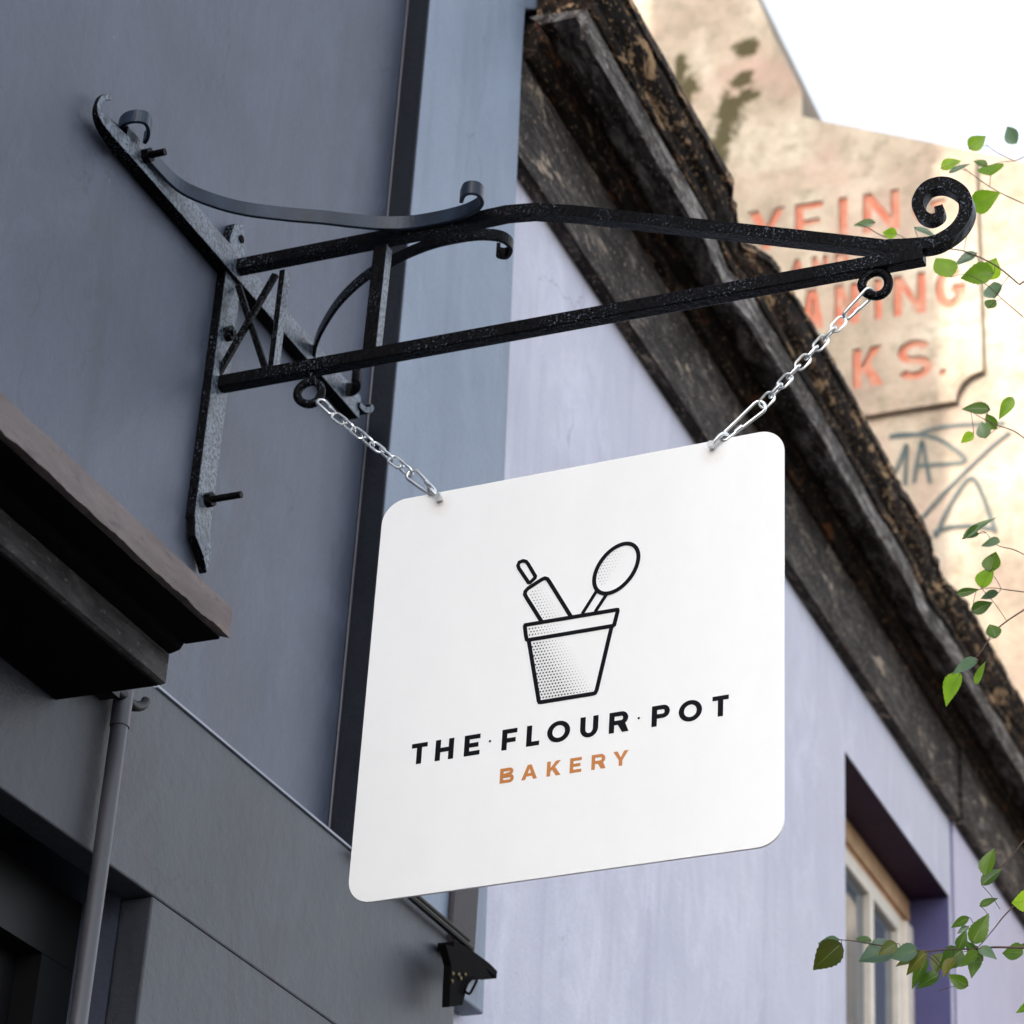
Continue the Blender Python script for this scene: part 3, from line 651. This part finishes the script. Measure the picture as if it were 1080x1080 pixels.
obj('bolt', bolt((.002,-.018,3.563), .058), M_iron, br, smooth=True)
obj('bolt', bolt((-.002,-.018,3.86), .014, .013), M_iron, br, smooth=True)
obj('bolt', bolt((-.30,-.025,3.988), .034), M_iron, br, smooth=True)
m = MB(); m.tube([(.005,-.0165,4.045),(.005,-.0195,4.045)], .007, 12); obj('bolt_hole', m, M_black_shade, br)
def ring(c, R, r, nrm=(1,0,0)):
    m = MB(); n = Vector(nrm).normalized(); u = Vector((0,0,1)) - n*n.z; u.normalize(); v = n.cross(u); c = Vector(c)
    m.tube([c + (u*math.cos(a) + v*math.sin(a))*R*(1+.03*math.sin(3*a)) for a in [2*PI*k/28 for k in range(28)]], r, 10, True); return m
RL, RRt = on0(326.5,414.5), on0(923.5,299.5)
for c in (RL, RRt):
    m = ring(c, .0190, .0068, (1,.15,.1)); m.tube([c + Vector((0,0,.018)), Vector((0, c.y, 3.758))], .007, 10)
    obj('hanging_ring', m, M_iron, br, smooth=True)

# ================================================================ HANGING SIGN
def bolt_tint():
    nt = M_signwhite.node_tree; b = nt.nodes['Principled BSDF']; src = b.inputs['Base Color'].links[0].from_socket
    for (x, y) in ((465.5,529),(752,475)):
        p = on_x(x, y, -.002); g_ = N(nt, 'ShaderNodeNewGeometry'); ds = N(nt, 'ShaderNodeVectorMath', operation='DISTANCE')
        ds.inputs[1].default_value = (p.x, p.y, p.z - .006); nt.links.new(g_.outputs['Position'], ds.inputs[0])
        mr = N(nt, 'ShaderNodeMapRange'); mr.inputs['From Min'].default_value = .022; mr.inputs['From Max'].default_value = .004; mr.inputs['To Max'].default_value = .5
        nt.links.new(ds.outputs['Value'], mr.inputs['Value'])
        m_ = N(nt, 'ShaderNodeMath', operation='MULTIPLY'); nt.links.new(mr.outputs['Result'], m_.inputs[0]); nt.links.new(noise_n(nt, 90, 4, .6), m_.inputs[1])
        src = mix(nt, m_.outputs[0], src, (.55, .42, .32))
    gr_ = ramp(nt, noise_n(nt, 3.5, 6, .65, (1, 1, .35)), [(.45, G(1)), (.8, G(.955))])
    nt.links.new(mix(nt, 1.0, src, gr_, 'MULTIPLY'), b.inputs['Base Color'])
bolt_tint()
TL, TR, BR, BL = [on_x(x, y, -.002) for x, y in ((404.5,530.2),(826.8,450.7),(826.9,890.1),(365.3,954.7))]
sg = thing('hanging_sign', (0, -.625, 2.89), 'square white bakery sign with rounded corners hung from the iron bracket by two chains', 'sign')
cs = [TL, TR, BR, BL]; pts = []; rad = .036
for i in range(4):
    p, a, b = cs[i], cs[i-1], cs[(i+1) % 4]
    d1 = (a-p).normalized(); d2 = (b-p).normalized(); c = p + (d1+d2)*rad
    for k in range(11):
        an = PI/2*k/10; pts.append(c - d2*rad*math.cos(an) - d1*rad*math.sin(an))
bd = MB(); bd.prism(pts, (.004,0,0)); board = obj('board', bd, M_signwhite, sg, bevel=.0006)
# lettering
SX = -.0026
def sign_word(ls, yb, hp, xr, sl, t, mat, name):
    m = MB()
    for ch, x0, x1 in ls: fill_to(m, place(ch, x0, x1, yb, hp, xr, sl, SX, t), SX, .0005)
    return obj(name, m, mat, board)
def z2(x): return 420 + x/2.842
W1 = [('T',39,86),('H',111,166),('E',198,245),('F',311,356),('L',385,424),('O',447,516),('U',546,600),('R',633,690),('P',761,815),('O',842,912),('T',943,992)]
ls = [(c, z2(a)-.8, z2(b)-.8) for c, a, b in W1]
# baseline from the foot of the first T to the foot of the last
xa, ya, xb2, yb2 = 420+58/2.842, 560+698/2.842, 420+967/2.842, 560+555/2.842
for sub in (ls[:3], ls[3:8], ls[8:]): sign_word(sub, ya, 21.6, xa, (yb2-ya)/(xb2-xa), .245, M_ink, 'black_lettering')
W2 = [('B',305,347),('A',370,417),('K',446,488),('E',515,550),('R',580,621),('Y',645,690)]
ls = [(c, z2(a)-.6, z2(b)-.6) for c, a, b in W2]
xa, ya, xb2, yb2 = 420+306/2.842, 560+757/2.842, 420+668/2.842, 560+703/2.842
sign_word(ls, ya, 15.4, xa, (yb2-ya)/(xb2-xa), .235, M_orange, 'orange_lettering')
# pot, rolling pin and spoon drawing
dr = MB(); lay = [0]
def zz(x, y): return on_x(520 + x/5.4, 550 + y/5.4, SX)
def line(p, w_, closed=False, sm=0):
    pts = [zz(*q) for q in p]
    if sm: pts = smooth_path(pts, sm)
    lay[0] += 1; off = -.00003*lay[0]
    dr.sweep([q + Vector((off,0,0)) for q in pts], (1,0,0), .0004, w_*1.33e-3/5.4, closed)
SW = 24
line([(181,596),(184,590),(240,580),(700,503),(708,503),(710,510),(690,588),(682,594),(200,675),(192,672),(187,650)], SW, True)
line([(203,676),(260,1020),(264,1028),(275,1028),(572,980),(582,976),(590,960),(676,596)], SW)
line([(278,572),(190,432),(181,415),(184,398),(198,382),(278,330),(295,323),(310,328),(322,345),(446,545)], SW)
line([(202,347),(148,268),(142,250),(150,232),(170,224),(188,228),(200,242),(241,312),(238,322),(212,347)], SW-2, True)
el = []
for k in range(40):
    a = 2*PI*k/40; ca, sa = math.cos(a)*165, math.sin(a)*95; th = math.radians(-52)
    el.append((702 + ca*math.cos(th) - sa*math.sin(th), 268 + ca*math.sin(th) + sa*math.cos(th)))
line(el, SW, True)
line([(595,388),(508,526)], SW-4); line([(650,410),(582,514)], SW-4)
obj('pot_drawing', dr, M_ink, board)
def inside(x, y, poly):
    c = False; n = len(poly)
    for i in range(n):
        (x1, y1), (x2, y2) = poly[i], poly[i-1]
        if (y1 > y) != (y2 > y) and x < (x2-x1)*(y-y1)/(y2-y1)+x1: c = not c
    return c
def dots(poly, fr):
    ht = MB(); s_ = 17.5; k = 0
    for j in range(0, 60):
        for i in range(0, 60):
            x = 120 + i*s_ + (s_/2 if j % 2 else 0); y = 100 + j*s_ - (x-120)*.15
            if not inside(x, y, poly): continue
            r = fr(x, y)
            if r < 1.2: continue
            c = zz(x, y); rr_ = r*1.33e-3/5.4
            vs = [c + Vector((-.0002, rr_*math.cos(a), rr_*math.sin(a))) for a in [2*PI*q/6 for q in range(6)]]
            ht.add(vs, [(0,1,2,3,4,5)])
    obj('halftone_shading', ht, M_dot, board)['kind'] = 'stuff'
pot = [(215,685),(668,605),(585,968),(270,1018)]
dots(pot, lambda x, y: 5.6 if (x-230)+(y-1000)*-.62 < 200 else max(0, 5.6*(1-((x-230)-(y-1000)*.62-200)/230)))
dots([(195,600),(440,558),(440,622),(203,662)], lambda x, y: 5.4*(1-(x-200)/260))
dots([(200,410),(285,350),(420,545),(285,560)], lambda x, y: 3.6*(1-max(0, (x-215)-(y-400)*.6)/150))
dots([p_ for p_ in [(592,270),(640,190),(720,145),(770,160),(700,260),(630,370),(600,345)]], lambda x, y: 3.4*(1-max(0, (x-600)+(y-260)*.4)/190))
for x, y in ((275,630),(721,561)):
    md = MB(); c = on_x(420+x/2.842, 560+y/2.842, SX); md.ball(c, (.0004,.0018,.0018), 12, 6)
    obj('word_dot', md, M_ink, board)
# fixing eyes at the two holes
HL, HR = on_x(464.5,526,-.002), on_x(751.5,471,-.002)

# ================================================================ CHAINS
def oval(c, d, n, L, Wd, r):
    """one stadium-shaped link centred c, long axis d, lying in plane with normal n"""
    m = MB(); s_ = n.cross(d).normalized(); h = L/2 - Wd/2; pts = []
    for k in range(9): a = -PI/2 + PI*k/8; pts.append(c + d*(h + Wd/2*math.cos(a)) + s_*(Wd/2*math.sin(a)))
    for k in range(9): a = PI/2 + PI*k/8; pts.append(c + d*(-h + Wd/2*math.cos(a)) + s_*(Wd/2*math.sin(a)))
    m.tube(pts, r, 8, True); return m
def snap(a, b, n, w0, w1, r):
    """pear shaped snap hook from a (narrow w0) to b (wide w1)"""
    m = MB(); d = (b-a).normalized(); s_ = n.cross(d).normalized(); pts = []
    ca, cb_ = a + d*(w0/2), b - d*(w1/2)
    for k in range(9): t = PI/2 + PI*k/8; pts.append(ca + d*(w0/2*math.cos(t)) + s_*(w0/2*math.sin(t)))
    for k in range(9): t = -PI/2 + PI*k/8; pts.append(cb_ + d*(w1/2*math.cos(t)) + s_*(w1/2*math.sin(t)))
    m.tube(pts, r, 10, True)
    g0 = ca + s_*(w0/2) + (cb_-ca)*.25; g1 = ca + s_*(w0/2) + (cb_-ca)*.45
    m.tube([g0, g1], r*1.35, 10); return m
def chain(label, ring_pt, l0, l1, hole, nlinks, side):
    th = thing('sign_chain', tuple(ring_pt), label, 'chain', 'chains holding up the white sign')
    A, B0, C0, D0 = [on_x(x, y, xx) for (x, y), xx in ((ring_pt_px[side], 0), (l0, 0), (l1, 0), (hole, -.004))]
    d = (C0-B0).normalized(); n = Vector((1, .25, .15)); n = (n - d*n.dot(d)).normalized(); p = (C0-B0).length/nlinks
    obj('snap_hook', snap(B0 - d*.004, A + (A-B0).normalized()*.006, (n + n.cross(d)*.8).normalized(), .011, .015, .0025), M_zinc, th, smooth=True)
    rnd = random.Random(3 if side == 'l' else 5)
    for k in range(nlinks):
        c = B0 + d*p*(k+.5); tw = rnd.uniform(-.25, .25)
        nn = n if k % 2 == 0 else n.cross(d)
        if side == 'l': nn = (nn + nn.cross(d)*.55).normalized()
        nn = (nn + nn.cross(d)*tw).normalized()
        obj('link', oval(c, d, nn, p + .0066, .0140, .0020), M_zinc, th, smooth=True)
    E0 = D0 + (C0-D0).normalized()*.021
    obj('snap_hook', snap(E0 - (C0-E0).normalized()*.004, C0 - d*.003, n, .010, .018, .0026), M_zinc, th, smooth=True)
    # shackle through the hole of the sign
    dd = (E0-D0).normalized(); m = MB(); s_ = Vector((1,0,0)); s_ = (s_ - dd*s_.dot(dd)).normalized()
    pts = []
    ce = E0 - dd*.004
    for k in range(9): a = -PI/2 + PI*k/8; pts.append(ce + dd*.0095*math.cos(a) + s_*.0095*math.sin(a))
    pts = [D0 - s_*.0095 + Vector((.004,0,0))] + pts + [D0 + s_*.0095 + Vector((.004,0,0))]
    m.tube(pts, .0033, 10)
    pc_ = D0 + Vector((.004,0,0))
    m.tube([pc_ - Vector((.013,0,0)), pc_ + Vector((.013,0,0))], .003, 12)
    m.tube([pc_ - Vector((.0145,0,0)), pc_ - Vector((.0075,0,0))], .0050, 14); m.tube([pc_ + Vector((.009,0,0)), pc_ + Vector((.014,0,0))], .0056, 12)
    obj('shackle', m, M_zinc, th, smooth=True)
ring_pt_px = {'l': (339,424), 'r': (917,309)}
chain('short galvanised chain nearest the grey wall, holding the inner corner of the white sign', RL, (353,438), (433,499), (464.5,526.5), 8, 'l')
chain('short galvanised chain under the scrolled tip of the bracket, in front of the cornice', RRt, (889,337), (804,427), (751.5,471.5), 9, 'r')

# ================================================================ TREE
tr = thing('street_tree', (1.7,-3.3,.12), 'young street tree whose leafy twigs hang in front of the stone gable', 'tree')
mb = MB(); mb.tube(smooth_path([(1.7,-3.3,.0),(1.68,-3.28,2.0),(1.6,-3.2,4.0),(1.5,-3.1,6.2)],6), lambda u: .085*(1-.6*u), 14); obj('trunk', mb, M_bark, tr, smooth=True)
XL = .55
def L0(x, y, dx=0): return on_x(x, y, XL+dx)
tw = MB()
TP = []
def twig(px, r0=.0022, dx=0, start=None):
    p = [L0(x, y, dx) for x, y in px]
    p = smooth_path(p, 6); TP.extend(p)
    if start: p = smooth_path([Vector(start), (Vector(start)+p[0])/2 + Vector((0,0,.04)), p[0]], 6)[:-1] + p; tw.tube(p, lambda u: r0*(1-.65*u), 7)
limbs = [[(1.62,-3.2,3.6),(1.3,-2.9,4.0),(.9,-2.5,4.3)], [(1.6,-3.2,4.4),(1.2,-2.9,4.9),(.9,-2.5,4.95)], [(1.65,-3.25,2.9),(1.3,-2.9,3.1),(.9,-2.5,3.2)]]
for l in limbs: tw.tube(smooth_path(l, 6), lambda u: .03*(1-.75*u), 8)
e1, e2, e3 = limbs[0][-1], limbs[1][-1], limbs[2][-1]
twig([(1075,300),(1050,280),(1020,266),(1000,262),(940,252),(915,240),(904,236)], .0018, 0, e2)
twig([(1080,215),(1049,200),(1020,180),(1006,168)], .0014, .05, e2)
twig([(1070,170),(1050,160),(1040,152)], .0012, .02, e2)
twig([(1080,335),(1060,318),(1040,300),(1022,290)], .0014, -.03, e2)
twig([(1090,470),(1070,455),(1050,448),(1034,440),(1024,434)], .0014, 0, e1)
twig([(1090,590),(1070,580),(1052,575),(1040,562)], .0014, .04, e1)
twig([(1085,640),(1062,655),(1047,668),(1034,688),(1018,703),(1004,712)], .0017, 0, e1)
twig([(1085,625),(1062,622),(1046,620),(1030,622)], .0013, .03, e1)
twig([(1085,1000),(1050,999),(1030,1001),(1005,1001),(975,1003),(945,1000),(905,993),(884,991)], .0020, 0, e3)
twig([(1085,940),(1060,965),(1048,980),(1030,1000),(1015,1004)], .0015, .05, e3)
twig([(1060,955),(1040,970),(1022,980),(1010,985)], .0012, .05, None)
twig([(996,1003),(992,1020),(990,1045),(988,1075)], .0014, 0)
twig([(1085,880),(1065,905),(1050,920),(1042,930)], .0013, .06, e3)
lf = MB()
rl = random.Random(11)
def leaf(c, L, Wd, ang, mi, tilt=None, roll=None):
    """ovate leaf; ang = direction of the tip in the picture plane (deg, 0 = right, 90 = up)"""
    tilt = rl.uniform(-.35, .35) if tilt is None else tilt; roll = rl.uniform(-.4, .4) if roll is None else roll
    a = math.radians(ang)
    d = Vector((0, -math.cos(a), math.sin(a))); n = Vector((-1, 0, 0))
    s_ = n.cross(d)
    d = (d*math.cos(tilt) + n*math.sin(tilt)).normalized(); n = s_.cross(d)*-1; n = d.cross(s_)
    s2 = (s_*math.cos(roll) + n*math.sin(roll)).normalized(); n2 = d.cross(s2)
    base = c - d*L*.5
    if TP:
        q = min(TP, key=lambda t: (t-base).length)
        if (q-base).length < .09: tw.tube(smooth_path([q, q*.5+base*.5+Vector((0,0,.003)), base, base + d*L*.08], 3), .00055, 5)
    K = 16; vs = []; fs = []
    for i in range(K+1):
        u = i/K; wv = Wd/2*(math.sin(PI*u**.70)**.9)*(1-.25*u**2) if 0 < u < 1 else 0
        wv *= 1 + (.045 if i % 2 else -.045)
        droop = -.10*L*(u-.3)**2*2
        for k in (-2, -1, 0, 1, 2):
            vv = k/2; vs.append(c + d*L*(u-.5) + s2*wv*vv + n2*(droop + abs(vv)*wv*.28))
    for i in range(K):
        for k in range(4): fs.append((i*5+k, i*5+k+1, (i+1)*5+k+1, (i+1)*5+k))
    lf.add(vs, fs, mi)
    mr = []
    for i in range(K+1):
        u = i/K; q = c + d*L*(u-.5) + n2*(-.10*L*(u-.3)**2*2 - .00035); hw = L*.013*(1-.8*u); mr += [q + s2*hw, q - s2*hw, q + s2*hw + n2*.0009, q - s2*hw + n2*.0009]
    lf.add(mr, [f for i in range(K) for f in ((i*4, i*4+1, i*4+5, i*4+4), (i*4+2, i*4+6, i*4+7, i*4+3))], 4)
PXM = .00158
LV = [ # x, y, length px, width px, angle, kind
 (1031,150,22,17,35,0),(1003,173,22,14,15,0),(1012,177,24,6,18,2),(1047,178,22,28,80,0),(1034,172,16,9,150,1),(1040,211,32,24,10,0),
 (911,236,24,9,178,2),(938,246,17,11,160,0),(977,245,28,8,-30,2),(995,281,34,24,118,0),(1018,273,26,12,205,2),(1030,290,36,24,175,0),
 (1046,283,24,22,60,0),(1048,305,24,20,95,2),(1046,320,16,12,60,1),(1029,431,28,13,175,1),(1045,444,20,12,120,1),(1037,453,18,14,100,2),(1020,462,16,10,210,0),
 (1032,556,38,10,25,2),(1024,560,18,7,215,1),(1026,565,14,5,185,2),(1044,573,22,12,170,2),(1047,592,22,18,75,1),(1041,608,24,20,60,0),(1043,628,20,9,180,2),(1021,624,22,8,10,1),(1036,640,22,13,25,1),(1047,665,18,14,110,1),
 (1004,727,34,23,235,0),(1017,703,28,14,195,2),(1034,709,28,9,75,0),
 (1043,908,26,15,70,1),(1046,924,24,12,40,1),(1043,951,18,7,20,1),(1012,973,20,8,200,1),(1015,981,12,6,215,2),(1034,979,30,16,55,1),
 (1015,991,18,10,60,1),(1026,1002,28,11,130,1),(1042,1005,22,10,-40,2),(873,993,22,10,175,2),(872,1009,36,24,215,3),(910,991,20,7,160,2),(924,1006,34,24,200,2),(936,1001,20,12,215,3),
 (953,1006,28,16,185,2),(966,1016,28,12,220,3),(969,1027,30,11,235,1),(990,1016,24,18,250,3),(1003,1012,26,20,220,1),(1022,1012,22,14,200,1),(1027,1018,26,13,265,1),(978,1035,24,14,205,1),(1010,1034,20,12,150,1),(1000,1020,20,12,240,3),(955,1014,20,9,200,3)]
for x, y, l, wd, an, k in LV: leaf(L0(x, y, rl.uniform(-.06, .06)), l*PXM*1.05, wd*PXM*1.12, an, k)
for i in range(46):      # foliage just past the right-hand side, along the same twigs
    x = rl.uniform(1058, 1240); y = rl.choice([rl.uniform(120, 340), rl.uniform(420, 700), rl.uniform(900, 1080)])
    leaf(L0(x, y, rl.uniform(-.2, .25)), rl.uniform(.035, .055), rl.uniform(.022, .034), rl.uniform(90, 270), rl.choice([0,0,1,1,2,3]))
obj('branches', tw, M_twig, tr, smooth=True)
obj('foliage', lf, M_leafs + [M_rib], tr, smooth=True)

# ================================================================ LIGHT, SKY, CAMERA
sd = Vector((.87, -.30, -.39)).normalized()          # direction the sunlight travels
world = bpy.data.worlds.new('World'); scene.world = world; world.use_nodes = True
nt = world.node_tree; bg = nt.nodes['Background']
sky = nt.nodes.new('ShaderNodeTexSky'); sky.sky_type = 'NISHITA'; sky.sun_disc = False
sky.sun_elevation = math.asin(-sd.z); sky.sun_rotation = math.atan2(-sd.x, -sd.y)
sky.air_density = 1.0; sky.dust_density = 3.0; sky.ozone_density = 1.0
hs = nt.nodes.new('ShaderNodeHueSaturation'); hs.inputs['Saturation'].default_value = .34
nt.links.new(sky.outputs[0], hs.inputs['Color']); nt.links.new(hs.outputs[0], bg.inputs['Color']); bg.inputs['Strength'].default_value = .15
sun = bpy.data.lights.new('sun', 'SUN'); sun.energy = 2.0; sun.angle = math.radians(.5); sun.color = (1, .93, .82)
so = bpy.data.objects.new('sun', sun); col.objects.link(so); so.rotation_euler = sd.to_track_quat('-Z', 'Y').to_euler(); so.location = (0, 0, 20)

cd = bpy.data.cameras.new('camera'); co = bpy.data.objects.new('camera', cd); col.objects.link(co)
right = Vector((RX[0], RY[0], RZ[0])); down = Vector((RX[1], RY[1], RZ[1])); fwd = Vector((RX[2], RY[2], RZ[2]))
R = Matrix((right, -down, -fwd)).transposed()
co.matrix_world = Matrix.Translation(CAM) @ R.to_4x4()
cd.sensor_width = 36; cd.lens = FPX/1080*36; cd.shift_x = (540-CX)/1080; cd.shift_y = (CY-540)/1080
cd.clip_start = .05; cd.clip_end = 2000
cd.dof.use_dof = True; cd.dof.focus_distance = 3.66; cd.dof.aperture_fstop = 8.0
scene.camera = co
vs_ = scene.view_settings; vs_.view_transform = 'Standard'; vs_.look = 'None'; vs_.gamma = 1; vs_.exposure = 2.0
scene.render.resolution_x = 1024; scene.render.resolution_y = 1024
